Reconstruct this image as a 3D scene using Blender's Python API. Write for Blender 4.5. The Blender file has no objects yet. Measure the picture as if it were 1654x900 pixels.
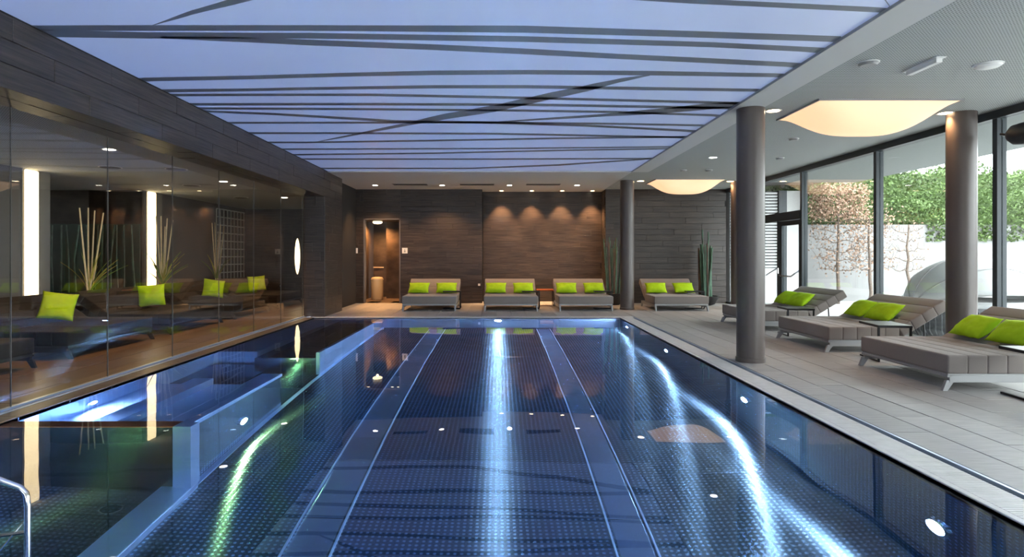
import bpy, bmesh, math, random
from mathutils import Vector, Matrix, noise
random.seed(7)
R = math.radians
sc = bpy.context.scene
col = sc.collection

# ------------------------------------------------------------------ camera, world, exposure
cam_d = bpy.data.cameras.new('camera'); cam = bpy.data.objects.new('camera', cam_d); col.objects.link(cam)
cam.location = (0, 0, 1.3); cam.rotation_euler = (R(90), 0, 0)
cam_d.sensor_width = 36; cam_d.lens = 36 * 1000 / 1654
cam_d.shift_x = 21 / 1654; cam_d.shift_y = -37 / 1654
cam_d.clip_start = 0.05; cam_d.clip_end = 200
sc.camera = cam
sc.view_settings.view_transform = 'Standard'; sc.view_settings.look = 'None'
sc.view_settings.gamma = 1; sc.view_settings.use_curve_mapping = False
sc.view_settings.exposure = 0.62
sc.cycles.use_denoising = True
sc.cycles.max_bounces = 12; sc.cycles.transparent_max_bounces = 16
sc.cycles.diffuse_bounces = 4; sc.cycles.glossy_bounces = 6; sc.cycles.transmission_bounces = 8
sc.cycles.sample_clamp_indirect = 60.0
sc.cycles.blur_glossy = 0.0

w = bpy.data.worlds.new('sky'); sc.world = w; w.use_nodes = True
nt = w.node_tree; nt.nodes.clear()
out = nt.nodes.new('ShaderNodeOutputWorld'); bg = nt.nodes.new('ShaderNodeBackground')
tc = nt.nodes.new('ShaderNodeTexCoord'); sx = nt.nodes.new('ShaderNodeSeparateXYZ'); rp = nt.nodes.new('ShaderNodeValToRGB')
nt.links.new(tc.outputs['Generated'], sx.inputs[0]); nt.links.new(sx.outputs['Z'], rp.inputs[0])
rp.color_ramp.elements[0].position = 0.0; rp.color_ramp.elements[0].color = (.82, .86, .90, 1)
rp.color_ramp.elements[1].position = 0.9; rp.color_ramp.elements[1].color = (.95, .98, 1.0, 1)
nt.links.new(rp.outputs[0], bg.inputs[0]); bg.inputs[1].default_value = 9.5
nt.links.new(bg.outputs[0], out.inputs[0])

H = 3.11          # ceiling height
F, VX, VY, EYE = 1000.0, 806.0, 413.0, 1.3
def PX(px, d): return (px - VX) * d / F
def PZ(py, d): return EYE - (py - VY) * d / F

# ------------------------------------------------------------------ materials
MATS = {}
def mat(name, c, rough=.6, metal=0, var=0, bump=0, scale=8, spec=None, stretch=(1, 1, 1), rnd=0, emit=None, estr=0, alpha_mix=None, c2=None, detail=4, coord='Object'):
    m = bpy.data.materials.new(name); m.use_nodes = True
    n = m.node_tree; b = n.nodes['Principled BSDF']
    b.inputs['Base Color'].default_value = (*c, 1); b.inputs['Roughness'].default_value = rough; b.inputs['Metallic'].default_value = metal
    if spec is not None: b.inputs['Specular IOR Level'].default_value = spec
    if emit: b.inputs['Emission Color'].default_value = (*emit, 1); b.inputs['Emission Strength'].default_value = estr
    if var or bump or rnd:
        t = n.nodes.new('ShaderNodeTexCoord'); mp = n.nodes.new('ShaderNodeMapping'); ns = n.nodes.new('ShaderNodeTexNoise')
        mp.inputs['Scale'].default_value = stretch; ns.inputs['Scale'].default_value = scale; ns.inputs['Detail'].default_value = detail
        n.links.new(t.outputs[coord], mp.inputs[0]); n.links.new(mp.outputs[0], ns.inputs['Vector'])
        oi = n.nodes.new('ShaderNodeObjectInfo')
        if rnd or var:
            cm = n.nodes.new('ShaderNodeCombineXYZ'); mu = n.nodes.new('ShaderNodeMath'); mu.operation = 'MULTIPLY'; mu.inputs[1].default_value = 37
            n.links.new(oi.outputs['Random'], mu.inputs[0])
            for i in range(3): n.links.new(mu.outputs[0], cm.inputs[i])
            n.links.new(cm.outputs[0], mp.inputs['Location'])
        mx = n.nodes.new('ShaderNodeMix'); mx.data_type = 'RGBA'
        lo = tuple(max(0, v * (1 - var)) for v in c); hi = c2 if c2 else tuple(min(1, v * (1 + var)) for v in c)
        mx.inputs[6].default_value = (*lo, 1); mx.inputs[7].default_value = (*hi, 1)
        cr = n.nodes.new('ShaderNodeMapRange'); cr.inputs[1].default_value = .3; cr.inputs[2].default_value = .7
        n.links.new(ns.outputs[0], cr.inputs[0]); n.links.new(cr.outputs[0], mx.inputs[0])
        src = mx.outputs[2]
        if rnd:
            hs = n.nodes.new('ShaderNodeHueSaturation'); mr = n.nodes.new('ShaderNodeMapRange')
            mr.inputs[3].default_value = 1 - rnd; mr.inputs[4].default_value = 1 + rnd
            n.links.new(oi.outputs['Random'], mr.inputs[0]); n.links.new(mr.outputs[0], hs.inputs['Value'])
            n.links.new(src, hs.inputs['Color']); src = hs.outputs[0]
        n.links.new(src, b.inputs['Base Color'])
        if bump:
            bp = n.nodes.new('ShaderNodeBump'); bp.inputs['Strength'].default_value = bump; bp.inputs['Distance'].default_value = .01
            n.links.new(ns.outputs[0], bp.inputs['Height']); n.links.new(bp.outputs[0], b.inputs['Normal'])
    MATS[name] = m; return m
M = MATS
mat('dark_tile', (.020, .0155, .013), .42, var=.35, c2=(.066, .048, .038), rnd=.13, bump=.25, scale=4, stretch=(.6, 14, 1), detail=6)
mat('dark_joint', (.016, .014, .013), .9)
mat('floor_tile', (.34, .325, .31), .5, var=.12, rnd=.09, bump=.12, scale=5, stretch=(12, 1, 1), spec=.35)
mat('floor_joint', (.19, .18, .175), .9)
mat('room_tile', (.12, .083, .056), .36, var=.15, rnd=.12, scale=5, stretch=(10, 1, 1))
mat('coping', (.58, .56, .54), .4, var=.08, rnd=.04, scale=12)
mat('white_paint', (.56, .56, .55), .7)
mat('soffit', (.17, .185, .18), .8)
mat('panel_grey', (.22, .21, .20), .7)
mat('green_panel', (.045, .085, .065), .35)
mat('joint_dark', (.10, .095, .085), .4)
mat('grey_paint', (.13, .12, .12), .7)
mat('column_paint', (.095, .075, .068), .36, var=.04, scale=3)
mat('anthracite', (.022, .030, .036), .45, metal=.1)
mat('black', (.012, .012, .013), .45)
mat('black_metal', (.02, .02, .022), .35, metal=.6)
mat('chrome', (.78, .8, .82), .12, metal=1)
mat('frame_grey', (.31, .31, .31), .45, metal=.2)
mat('fabric', (.205, .178, .163), .9, var=.08, bump=.25, scale=220, spec=.15)
for q_ in ('fabric',):
    p_ = MATS[q_].node_tree.nodes['Principled BSDF']; p_.inputs['Sheen Weight'].default_value = .2; p_.inputs['Sheen Roughness'].default_value = .45
mat('fabric_dark', (.014, .012, .011), .8, var=.1, bump=.25, scale=200, spec=.2)
mat('lime', (.34, .56, .010), .75, var=.08, bump=.3, scale=14, spec=.2)
mat('pale_cane', (.85, .70, .44), .55, var=.15, rnd=.1, scale=9)
mat('leaf_green', (.16, .26, .035), .5, var=.3, rnd=.2, scale=6)
mat('leaf_yellow', (.42, .38, .07), .5, var=.3, rnd=.2, scale=6)
mat('stalk_green', (.05, .11, .07), .5, var=.4, rnd=.3, scale=7)
mat('stalk_brown', (.10, .055, .035), .6, var=.4, rnd=.3, scale=7)
mat('white_plastic', (.78, .78, .76), .45)
mat('orange_wood_copper_light', (.55, .13, .03), .35, var=.2, scale=6)
mat('bin_cream', (.62, .52, .36), .4)
mat('bark', (.13, .10, .08), .85, var=.3, bump=.4, scale=20)
mat('dry_leaf', (.36, .23, .16), .7, var=.25, rnd=.1, scale=3, coord='Generated')
mat('hedge_leaf', (.070, .115, .03), .6, var=.45, scale=14, coord='Generated')
mat('hedge_core', (.06, .10, .03), .9)
mat('garden_wall', (.22, .22, .22), .8, var=.06, scale=2)
mat('terrace', (.38, .38, .38), .8, var=.05, scale=2)
mat('canopy_cloth', (.46, .47, .47), .7)
mat('wicker', (.10, .105, .115), .7, var=.3, scale=30)
mat('louvre', (.62, .63, .64), .5)
mat('soil', (.03, .022, .016), .95)
mat('label_ink', (.12, .12, .13), .6)
mat('sign_face', (.74, .73, .70), .5)
mat('stripe_ink', (.17, .19, .235), .35)
mat('dark_steel', (.12, .15, .15), .25, metal=1)
mat('plate_steel', (.34, .42, .52), .25, metal=1, var=.1, scale=1.5)
mat('steel_plain', (.50, .60, .76), .34, metal=.85, var=.06, scale=2)

def emis(name, c, s, base=None):
    return mat(name, base or c, .6, emit=c, estr=s)
emis('lamp_warm', (1, .72, .42), 14); emis('lamp_white', (1, .93, .82), 14)
emis('light_column', (1, .78, .46), 4.2)
emis('lantern', (1, .62, .34), .66, base=(.55, .45, .35))
emis('pool_lamp', (.75, .87, 1), 2200)
emis('pool_lamp_bright', (.75, .87, 1), 6000)
emis('pool_lamp_green_added', (.62, .85, .22), 420)
emis('blue_strip', (.42, .5, 1), 9)
emis('warm_niche', (1, .78, .45), 3.2)
emis('fabric_ceiling', (.19, .27, .56), .30, base=(.60, .63, .70))  # backlit panel; its blue glow also stands in for light off the pool
M['fabric_ceiling'].node_tree.nodes['Principled BSDF'].inputs['Roughness'].default_value = .35

def glass(name, tint, ior=1.5, fres=1.0):
    m = bpy.data.materials.new(name); m.use_nodes = True; n = m.node_tree; n.nodes.clear()
    o = n.nodes.new('ShaderNodeOutputMaterial'); t = n.nodes.new('ShaderNodeBsdfTransparent'); g = n.nodes.new('ShaderNodeBsdfGlossy')
    f = n.nodes.new('ShaderNodeFresnel'); mx = n.nodes.new('ShaderNodeMixShader'); gm = n.nodes.new('ShaderNodeNewGeometry'); mm = n.nodes.new('ShaderNodeMapRange')   # the same reflectance on the pane's front and back face
    mm.inputs[3].default_value = ior; mm.inputs[4].default_value = 1 / ior; n.links.new(gm.outputs['Backfacing'], mm.inputs[0]); n.links.new(mm.outputs[0], f.inputs[0])
    t.inputs[0].default_value = (*tint, 1); g.inputs['Roughness'].default_value = 0; g.inputs[0].default_value = (1, 1, 1, 1)
    n.links.new(f.outputs[0], mx.inputs[0]); n.links.new(t.outputs[0], mx.inputs[1]); n.links.new(g.outputs[0], mx.inputs[2]); n.links.new(mx.outputs[0], o.inputs[0])
    MATS[name] = m; return m
glass('window_glass', (.93, .96, .95)); glass('room_glass', (.94, .94, .92), ior=1.5)

def water_mat():
    m = bpy.data.materials.new('water'); m.use_nodes = True; n = m.node_tree; n.nodes.clear(); L = n.links
    o = n.nodes.new('ShaderNodeOutputMaterial')
    rf = n.nodes.new('ShaderNodeBsdfRefraction'); rf.inputs['IOR'].default_value = 1.33; rf.inputs['Roughness'].default_value = 0
    rf.inputs[0].default_value = (.46, .64, .95, 1)
    gl = n.nodes.new('ShaderNodeBsdfGlossy'); gl.inputs['Roughness'].default_value = .0
    f = n.nodes.new('ShaderNodeFresnel'); f.inputs[0].default_value = 1.33
    mx = n.nodes.new('ShaderNodeMixShader')
    t = n.nodes.new('ShaderNodeTexCoord'); ns = n.nodes.new('ShaderNodeTexNoise'); ns.inputs['Scale'].default_value = .9; ns.inputs['Detail'].default_value = 1
    bp = n.nodes.new('ShaderNodeBump'); bp.inputs['Strength'].default_value = .35; bp.inputs['Distance'].default_value = .012
    L.new(t.outputs['Object'], ns.inputs['Vector']); L.new(ns.outputs[0], bp.inputs['Height'])
    for s in (rf, gl, f): L.new(bp.outputs[0], s.inputs['Normal'])
    L.new(f.outputs[0], mx.inputs[0]); L.new(rf.outputs[0], mx.inputs[1]); L.new(gl.outputs[0], mx.inputs[2]); L.new(mx.outputs[0], o.inputs[0])
    MATS['water'] = m
water_mat()

def dimple_steel(name, pitch, base, rough, aniso, axis='XY'):
    m = bpy.data.materials.new(name); m.use_nodes = True; n = m.node_tree; L = n.links; b = n.nodes['Principled BSDF']
    b.inputs['Metallic'].default_value = 1; b.inputs['Roughness'].default_value = rough
    g = n.nodes.new('ShaderNodeNewGeometry'); s = n.nodes.new('ShaderNodeSeparateXYZ'); L.new(g.outputs['Position'], s.inputs[0])
    def mth(op, a, bb=None, c=None):
        k = n.nodes.new('ShaderNodeMath'); k.operation = op
        for i, v in enumerate((a, bb, c)):
            if v is None: continue
            if isinstance(v, (int, float)): k.inputs[i].default_value = v
            else: L.new(v, k.inputs[i])
        return k.outputs[0]
    def cell(o): return mth('SUBTRACT', mth('FRACT', mth('DIVIDE', o, pitch)), .5)
    u, v = cell(s.outputs[axis[0]]), cell(s.outputs[axis[1]])
    r = mth('SQRT', mth('ADD', mth('MULTIPLY', u, u), mth('MULTIPLY', v, v)))
    h = n.nodes.new('ShaderNodeMapRange'); h.interpolation_type = 'SMOOTHSTEP'
    h.inputs[1].default_value = .34; h.inputs[2].default_value = .16; L.new(r, h.inputs[0])
    bp = n.nodes.new('ShaderNodeBump'); bp.inputs['Strength'].default_value = .045; bp.inputs['Distance'].default_value = .004
    L.new(h.outputs[0], bp.inputs['Height']); L.new(bp.outputs[0], b.inputs['Normal'])
    mx = n.nodes.new('ShaderNodeMix'); mx.data_type = 'RGBA'; mx.inputs[6].default_value = (*[c * .62 for c in base], 1); mx.inputs[7].default_value = (*[min(1, c * 1.7) for c in base], 1)  # glints on the dimples put into the colour as lighter dots
    L.new(h.outputs[0], mx.inputs[0]); L.new(mx.outputs[2], b.inputs['Base Color'])
    if aniso:
        gb = n.nodes.new('ShaderNodeBsdfAnisotropic'); gb.inputs['Roughness'].default_value = rough; gb.inputs['Anisotropy'].default_value = aniso
        cx = n.nodes.new('ShaderNodeCombineXYZ'); cx.inputs[0].default_value = 1; cx.inputs[1].default_value = 0   # brushed across the pool
        L.new(cx.outputs[0], gb.inputs['Tangent']); L.new(bp.outputs[0], gb.inputs['Normal']); L.new(mx.outputs[2], gb.inputs['Color'])
        L.new(gb.outputs[0], n.nodes['Material Output'].inputs['Surface'])
    MATS[name] = m
dimple_steel('pool_floor_steel', .045, (.27, .33, .34), .27, .76)
dimple_steel('pool_wall_steel', .045, (.44, .54, .60), .16, 0, 'YZ')

def perforated():
    m = mat('perforated', (.60, .62, .60), .8); n = m.node_tree; L = n.links; b = n.nodes['Principled BSDF']
    g = n.nodes.new('ShaderNodeNewGeometry'); s = n.nodes.new('ShaderNodeSeparateXYZ'); L.new(g.outputs['Position'], s.inputs[0])
    def mth(op, a, bb):
        k = n.nodes.new('ShaderNodeMath'); k.operation = op
        for i, v in enumerate((a, bb)):
            if isinstance(v, (int, float)): k.inputs[i].default_value = v
            else: L.new(v, k.inputs[i])
        return k.outputs[0]
    def hole(o):
        k = n.nodes.new('ShaderNodeMath'); k.operation = 'FRACT'; L.new(mth('DIVIDE', o, .028), k.inputs[0])
        return mth('LESS_THAN', k.outputs[0], .42)
    hh = mth('MULTIPLY', hole(s.outputs['X']), hole(s.outputs['Y']))
    mx = n.nodes.new('ShaderNodeMix'); mx.data_type = 'RGBA'; mx.inputs[6].default_value = (.42, .44, .43, 1); mx.inputs[7].default_value = (.06, .06, .06, 1)
    L.new(hh, mx.inputs[0]); L.new(mx.outputs[2], b.inputs['Base Color'])
perforated()

# ------------------------------------------------------------------ mesh helpers
class MB:
    def __init__(s): s.v = []; s.f = []
    def quad(s, pts): i = len(s.v); s.v += [tuple(p) for p in pts]; s.f.append(tuple(range(i, i + len(pts)))); return s
    def box(s, x0, x1, y0, y1, z0, z1, mtx=None):
        if x0 > x1: x0, x1 = x1, x0
        if y0 > y1: y0, y1 = y1, y0
        if z0 > z1: z0, z1 = z1, z0
        i = len(s.v); p = [(x, y, z) for x in (x0, x1) for y in (y0, y1) for z in (z0, z1)]
        if mtx: p = [tuple(mtx @ Vector(q)) for q in p]
        s.v += p
        s.f += [tuple(i + k for k in q) for q in ((0, 1, 3, 2), (4, 6, 7, 5), (0, 4, 5, 1), (2, 3, 7, 6), (0, 2, 6, 4), (1, 5, 7, 3))]
        return s
    def prism(s, poly, a0, a1, axis='Y'):
        # poly: list of 2D points counter-clockwise, extruded along axis
        i = len(s.v); n = len(poly)
        for a in (a0, a1):
            for (p, q) in poly:
                s.v.append({'Y': (p, a, q), 'X': (a, p, q), 'Z': (p, q, a)}[axis])
        s.f.append(tuple(i + k for k in range(n))); s.f.append(tuple(i + n + k for k in reversed(range(n))))
        for k in range(n): s.f.append((i + k, i + n + k, i + n + (k + 1) % n, i + (k + 1) % n))
        return s
    def tube(s, pts, r, n=8, r1=None):
        pts = [Vector(p) for p in pts]; m = len(pts); i = len(s.v); up = None
        for k, p in enumerate(pts):
            d = (pts[min(k + 1, m - 1)] - pts[max(k - 1, 0)]).normalized()
            if up is None: up = Vector((0, 0, 1)) if abs(d.z) < .9 else Vector((1, 0, 0))
            a = d.cross(up).normalized(); b = a.cross(d).normalized(); up = b
            rr = r if r1 is None else r + (r1 - r) * k / (m - 1)
            for j in range(n):
                t = 2 * math.pi * j / n; s.v.append(tuple(p + a * math.cos(t) * rr + b * math.sin(t) * rr))
        for k in range(m - 1):
            for j in range(n): s.f.append((i + k * n + j, i + k * n + (j + 1) % n, i + (k + 1) * n + (j + 1) % n, i + (k + 1) * n + j))
        s.f.append(tuple(i + j for j in reversed(range(n)))); s.f.append(tuple(i + (m - 1) * n + j for j in range(n)))
        return s
    def lathe(s, prof, n=24, c=(0, 0)):
        i = len(s.v); m = len(prof)
        for (r, z) in prof:
            for j in range(n):
                t = 2 * math.pi * j / n; s.v.append((c[0] + r * math.cos(t), c[1] + r * math.sin(t), z))
        for k in range(m - 1):
            for j in range(n): s.f.append((i + k * n + j, i + k * n + (j + 1) % n, i + (k + 1) * n + (j + 1) % n, i + (k + 1) * n + j))
        s.f.append(tuple(i + j for j in reversed(range(n)))); s.f.append(tuple(i + (m - 1) * n + j for j in range(n)))
        return s
    def mesh(s, name, m, smooth=False):
        me = bpy.data.meshes.new(name); me.from_pydata(s.v, [], s.f); me.validate()
        bm = bmesh.new(); bm.from_mesh(me); bmesh.ops.recalc_face_normals(bm, faces=bm.faces); bm.to_mesh(me); bm.free()
        me.materials.append(M[m])
        if smooth:
            for p in me.polygons: p.use_smooth = True
            try: me.set_sharp_from_angle(angle=R(40))
            except Exception: pass
        return me
    def build(s, name, m, parent=None, smooth=False, **kw):
        return link(name, s.mesh(name, m, smooth), parent, **kw)
def link(name, me, parent=None, bevel=0, **kw):
    o = bpy.data.objects.new(name, me); col.objects.link(o)
    if parent: o.parent = parent
    if bevel:
        b = o.modifiers.new('bevel', 'BEVEL'); b.width = bevel; b.segments = 2; b.limit_method = 'ANGLE'
    for k, v in kw.items(): o[k] = v
    return o
def thing(name, label, cat, loc=(0, 0, 0), rz=0, group=None):
    o = bpy.data.objects.new(name, None); col.objects.link(o); o.empty_display_size = .1
    o.location = loc; o.rotation_euler = (0, 0, rz); o['label'] = label; o['category'] = cat
    if group: o['group'] = group
    return o
def struct_root(name):
    o = bpy.data.objects.new(name, None); col.objects.link(o); o['kind'] = 'structure'; return o
def struct(name, mb, m, smooth=False):
    return mb.build(name, m, None, smooth, kind='structure')
def copy_tree(o, parent=None):
    c = o.copy(); col.objects.link(c)
    if parent: c.parent = parent
    for ch in list(o.children): copy_tree(ch, c)
    return c

PL = {}
def plank_mesh(name, L, W, T, m):
    k = (name, round(L, 3), round(W, 3), round(T, 4), m)
    if k not in PL:
        c = .003; b = MB(); v = []
        for (ins, z) in ((0, 0), (0, T - c), (c, T)):
            v += [(ins, ins, z), (L - ins, ins, z), (L - ins, W - ins, z), (ins, W - ins, z)]
        b.v = v; b.f = [(0, 3, 2, 1), (8, 9, 10, 11)] + [(l * 4 + j, l * 4 + (j + 1) % 4, l * 4 + 4 + (j + 1) % 4, l * 4 + 4 + j) for l in (0, 1) for j in range(4)]
        me = bpy.data.meshes.new(name); me.from_pydata(b.v, [], b.f); me.materials.append(M[m]); PL[k] = me
    return PL[k]
def plank_field(parent, name, org, U, V, LU, LV, pu, pv, m, gap=.005, T=.012, stag=None):
    """planks long along U, rows along V, proud of the plane through org"""
    U = Vector(U); V = Vector(V); N = U.cross(V); org = Vector(org)
    rows = max(1, round(LV / pv)); pv = LV / rows
    for r in range(rows):
        off = (r * pu * .37) % pu if stag is None else (r % 2) * stag
        u = -off
        while u < LU - .02:
            a, b = max(u, 0), min(u + pu, LU)
            if b - a > .04:
                t = T + random.choice((-.0015, 0, .0015))
                me = plank_mesh(name, b - a - gap, pv - gap, t, m)
                o = bpy.data.objects.new(name, me); col.objects.link(o); o.parent = parent
                p = org + U * (a + gap / 2) + V * (r * pv + gap / 2)
                mt = Matrix((U, V, N)).transposed().to_4x4(); mt.translation = p
                o.matrix_local = mt
            u += pu

# ------------------------------------------------------------------ pool and water
WX0, WX1, PY0, PY1 = -3.88, 2.54, -1.6, 13.0
WZ, FZ = -.02, -1.52
LX = -2.45          # face of the submerged left ledge wall
pool = struct('pool_floor', MB().box(WX0 - .2, WX1, PY0, PY1, FZ - .1, FZ), 'pool_floor_steel')
S1, S2 = (-1.42, -1.12), (.79, 1.04)
for (a, b) in (S1, S2):
    y = PY0 + .1
    while y < PY1 - .3:
        L = min(1.5, PY1 - .25 - y)
        MB().box(a + .012, b - .012, y + .004, y + L - .004, FZ, FZ + .015).build('channel_plate', 'plate_steel', pool, bevel=.004)
        y += 1.5
    for xx in (a - .012, b + .012):
        MB().box(xx - .006, xx + .006, PY0, PY1 - .2, FZ, FZ + .025).build('channel_rail', 'steel_plain', pool)
for y in (1.2, 3.2, 5.2, 7.2, 9.2, 11.2):
    MB().box(LX, WX1, y, y + .006, FZ, FZ + .002).build('floor_seam', 'plate_steel', pool)
wr = struct('pool_wall_right', MB().box(WX1, WX1 + .1, PY0, PY1 + .1, FZ, WZ + .012), 'pool_wall_steel')
struct('pool_wall_far', MB().box(WX0, WX1 + .1, PY1, PY1 + .1, FZ, WZ + .012), 'steel_plain')
struct('pool_wall_left', MB().box(WX0 - .1, WX0, PY0, PY1 + .1, FZ, WZ + .012), 'steel_plain')
struct('pool_wall_near', MB().box(WX0, WX1 + .1, PY0 - .1, PY0, FZ, WZ + .012), 'steel_plain')
# step along the foot of the right wall
# left side: cross wall, benches and long ledge walls of the massage zone
ledge = struct_root('pool_ledge')
MB().box(WX0, -2.52, 4.80, 4.92, FZ, WZ - .012).build('cross_wall', 'dark_steel', ledge, bevel=.006)
MB().box(WX0, -2.52, 4.78, 4.94, WZ - .03, WZ - .006).build('cross_wall_cap', 'orange_wood_copper_light', ledge)  # copper light on the wall top, put into its colour
MB().box(-2.52, LX + .07, 4.78, 4.92, FZ + .1, WZ - .01).build('end_post', 'steel_plain', ledge)
MB().box(-2.62, LX + .07, 1.0, 4.9, FZ, FZ + .10).build('floor_kerb', 'steel_plain', ledge, bevel=.01)
MB().box(-2.60, LX, 4.92, 6.95, FZ, WZ - .16).build('ledge_wall', 'pool_wall_steel', ledge)
MB().box(-2.66, LX + .02, 4.92, 6.95, WZ - .16, WZ - .03).build('ledge_cap', 'steel_plain', ledge, bevel=.01)
MB().box(WX0, -2.66, 4.92, 6.95, FZ, -.62).build('bench', 'steel_plain', ledge)
MB().box(-3.42, -3.2, 4.92, 6.95, -.62, -.3).build('bench_step', 'steel_plain', ledge, bevel=.01)
MB().box(WX0, -3.34, 8.55, PY1, FZ, WZ - .05).build('shallow_platform', 'steel_plain', ledge, bevel=.01)
MB().box(-3.34, LX - .05, 8.46, PY1, FZ, -.5).build('bench', 'pool_wall_steel', ledge)
MB().box(LX - .05, LX, 8.46, PY1, FZ, WZ - .03).build('ledge_wall', 'steel_plain', ledge)
MB().box(WX0, -3.05, 6.95, 8.46, FZ, -.95).build('step', 'pool_wall_steel', ledge)
MB().box(LX, LX + .05, 4.92, PY1, FZ, FZ + .012).build('floor_edge_trim', 'steel_plain', ledge)
struct('water', MB().quad([(WX0, PY0, WZ), (WX1, PY0, WZ), (WX1, PY1, WZ), (WX0, PY1, WZ)]), 'water')

# underwater lamps
def pool_lamp(loc, rz, m, label, power_r=.075):
    t = thing('pool_lamp', label, 'pool lamp', loc, rz, 'underwater lamps in the pool walls')
    prof = [(power_r + .03, 0), (power_r + .03, .012), (power_r + .01, .02), (power_r, .02), (power_r, .012)]
    rot = Matrix.Rotation(R(-90), 4, 'Y')
    a = MB().lathe(prof, 24); a.v = [tuple(rot @ Vector(v)) for v in a.v]; bz = a.build('bezel', 'chrome', t, True)
    b = MB().lathe([(power_r - .004, .010), (power_r - .004, .016)], 24); b.v = [tuple(rot @ Vector(v)) for v in b.v]; b.build('lens', m, bz)
for y, l in ((3.58, 'nearest white underwater lamp in the right pool wall'), (6.37, 'second white underwater lamp along the right pool wall, beside the big round column'),
             (9.34, 'third white underwater lamp along the right pool wall'), (12.2, 'farthest white underwater lamp in the right pool wall, near the pool corner'),
             (.7, 'white underwater lamp in the right pool wall close to the viewer')):
    pool_lamp((WX1, y, -.72), 0, 'pool_lamp', l)
pool_lamp((-.02, PY1, -.42), R(90), 'pool_lamp_bright', 'white underwater lamp in the middle of the far pool wall', .07)
pool_lamp((WX0, 5.9, -.40), R(180), 'pool_lamp', 'added white underwater lamp brightening the submerged bench behind the cross wall', .05)  # lamp added to brighten the steel ledges
pool_lamp((WX0, 3.0, -1.0), R(180), 'pool_lamp_green_added', 'added greenish underwater lamp in the left pool wall before the cross wall')  # lamp added for the yellow-green glow on the left pool floor
pool_lamp((-3.05, 7.7, -1.15), R(180), 'pool_lamp_green_added', 'added greenish underwater lamp in the gap between the submerged ledges')  # another added lamp, greens the gap between the ledges
pool_lamp((LX, 5.9, -1.0), R(180), 'pool_lamp_green_added', 'added greenish underwater lamp in the near ledge wall')  # added as well, for green streaks out into the pool

# ------------------------------------------------------------------ floors
fl = struct_root('floor')
MB().box(2.88, 6.3, -4, 17.7, -.12, -.012).build('screed', 'floor_joint', fl)
MB().box(-4.0, 2.88, 13.1, 17.7, -.12, -.012).build('screed', 'floor_joint', fl)
def floor_tiles(parent, x0, x1, y0, y1, m, pw=.3, pl=1.2):
    # planks run along Y: U=(0,1,0), V=(-1,0,0) so that U x V = +Z ; start at x1
    plank_field(parent, 'tile', (x1, y0, -.012), (0, 1, 0), (-1, 0, 0), y1 - y0, x1 - x0, pl, pw, m, gap=.004)
floor_tiles(fl, 2.88, 6.18, 1.8, 17.65, 'floor_tile')
floor_tiles(fl, -3.98, 2.88, 13.28, 17.65, 'floor_tile', .33, 1.45)
floor_tiles(fl, 2.88, 6.18, -4, 1.8, 'floor_tile', .6, 2.0)
# coping and gratings
gr = struct_root('trim_1')
MB().box(WX1 - .0, WX1 + .045, PY0, PY1, -.12, .0).build('curb', 'coping', gr, bevel=.004)
MB().box(WX1 + .045, 2.84, PY0, PY1 + .1, -.12, -.045).build('gutter', 'floor_joint', gr)
g = MB(); y = PY0
while y < PY1 + .25:
    g.box(WX1 + .05, 2.80, y, y + .021, -.03, -.002); y += .027
g.build('grating', 'coping', gr, kind='stuff')
MB().box(2.845, 2.865, PY0, 13.3, -.1, .002).build('edge_rail', 'steel_plain', gr)
MB().box(2.865, 2.88, PY0, 13.3, -.1, -.03).build('slot', 'black', gr)
tr = struct_root('trim_2')
x = -3.98
while x < 2.8:
    x2 = min(x + .6, 2.84); MB().box(x + .002, x2 - .002, PY1, PY1 + .28, -.1, .001).build('coping_tile', 'coping', tr, bevel=.003); x += .6
tl = struct_root('trim_3'); y = PY0
while y < PY1:
    MB().box(-4.06, WX0, y + .002, min(y + .6, 13.0) - .002, -.1, .001).build('coping_tile', 'room_tile', tl, bevel=.003); y += .6
MB().box(-4.10, -4.06, PY0, 13.15, -.1, .004).build('edge_rail', 'steel_plain', tl)
fr = struct_root('floor')
MB().box(-10.3, -4.10, -4, 19.2, -.12, -.012).build('screed', 'floor_joint', fr)
floor_tiles(fr, -7.69, -4.10, 4.0, 18.75, 'room_tile', .36, 1.45)
MB().box(-7.69, -4.10, -4, 4.0, -.012, 0).build('near_tiles', 'room_tile', fr)
MB().box(-10.3, -7.69, 10.4, 13.5, -.012, 0).build('niche_tiles', 'room_tile', fr)

# ------------------------------------------------------------------ walls at the back
def wall(name, boxes, m='dark_joint'):
    b = MB()
    for q in boxes: b.box(*q)
    return struct(name, b, m)
T0 = .012
DX0, DX1, DZ = -3.70, -2.69, 2.31
RX0, RX1 = -.46, 2.91
wb = wall('wall_far', [(-4.2, DX0, 16.9 + T0, 17.1, 0, H), (DX0, DX1, 16.9 + T0, 17.1, DZ, H), (DX1, RX0, 16.9 + T0, 17.1, 0, H),
                       (RX0 - .1, RX0 - T0, 16.92, 17.7, 0, H), (RX1 + T0, RX1 + .1, 16.92, 17.7, 0, H), (RX0 - .1, RX1 + .1, 17.57 + T0, 17.8, 0, H),
                       (RX1, 6.3, 16.9 + T0, 17.1, 0, H)])
def wall_planks(x0, x1, z0, z1, y, parent=wb, rh=.156):
    # wall facing -Y:  U=(1,0,0) V=(0,0,1) -> N = U x V = (0,-1,0)
    plank_field(parent, 'plank', (x0, y + T0, z0), (1, 0, 0), (0, 0, 1), x1 - x0, z1 - z0, 1.2, rh, 'dark_tile', gap=.0025)
wall_planks(-4.2, DX0, 0, H, 16.9); wall_planks(DX0, DX1, DZ, H, 16.9); wall_planks(DX1, RX0, 0, H, 16.9)
wall_planks(RX0, RX1, 0, H, 17.57); wall_planks(RX1, 6.2, 0, H, 16.9)
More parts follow.
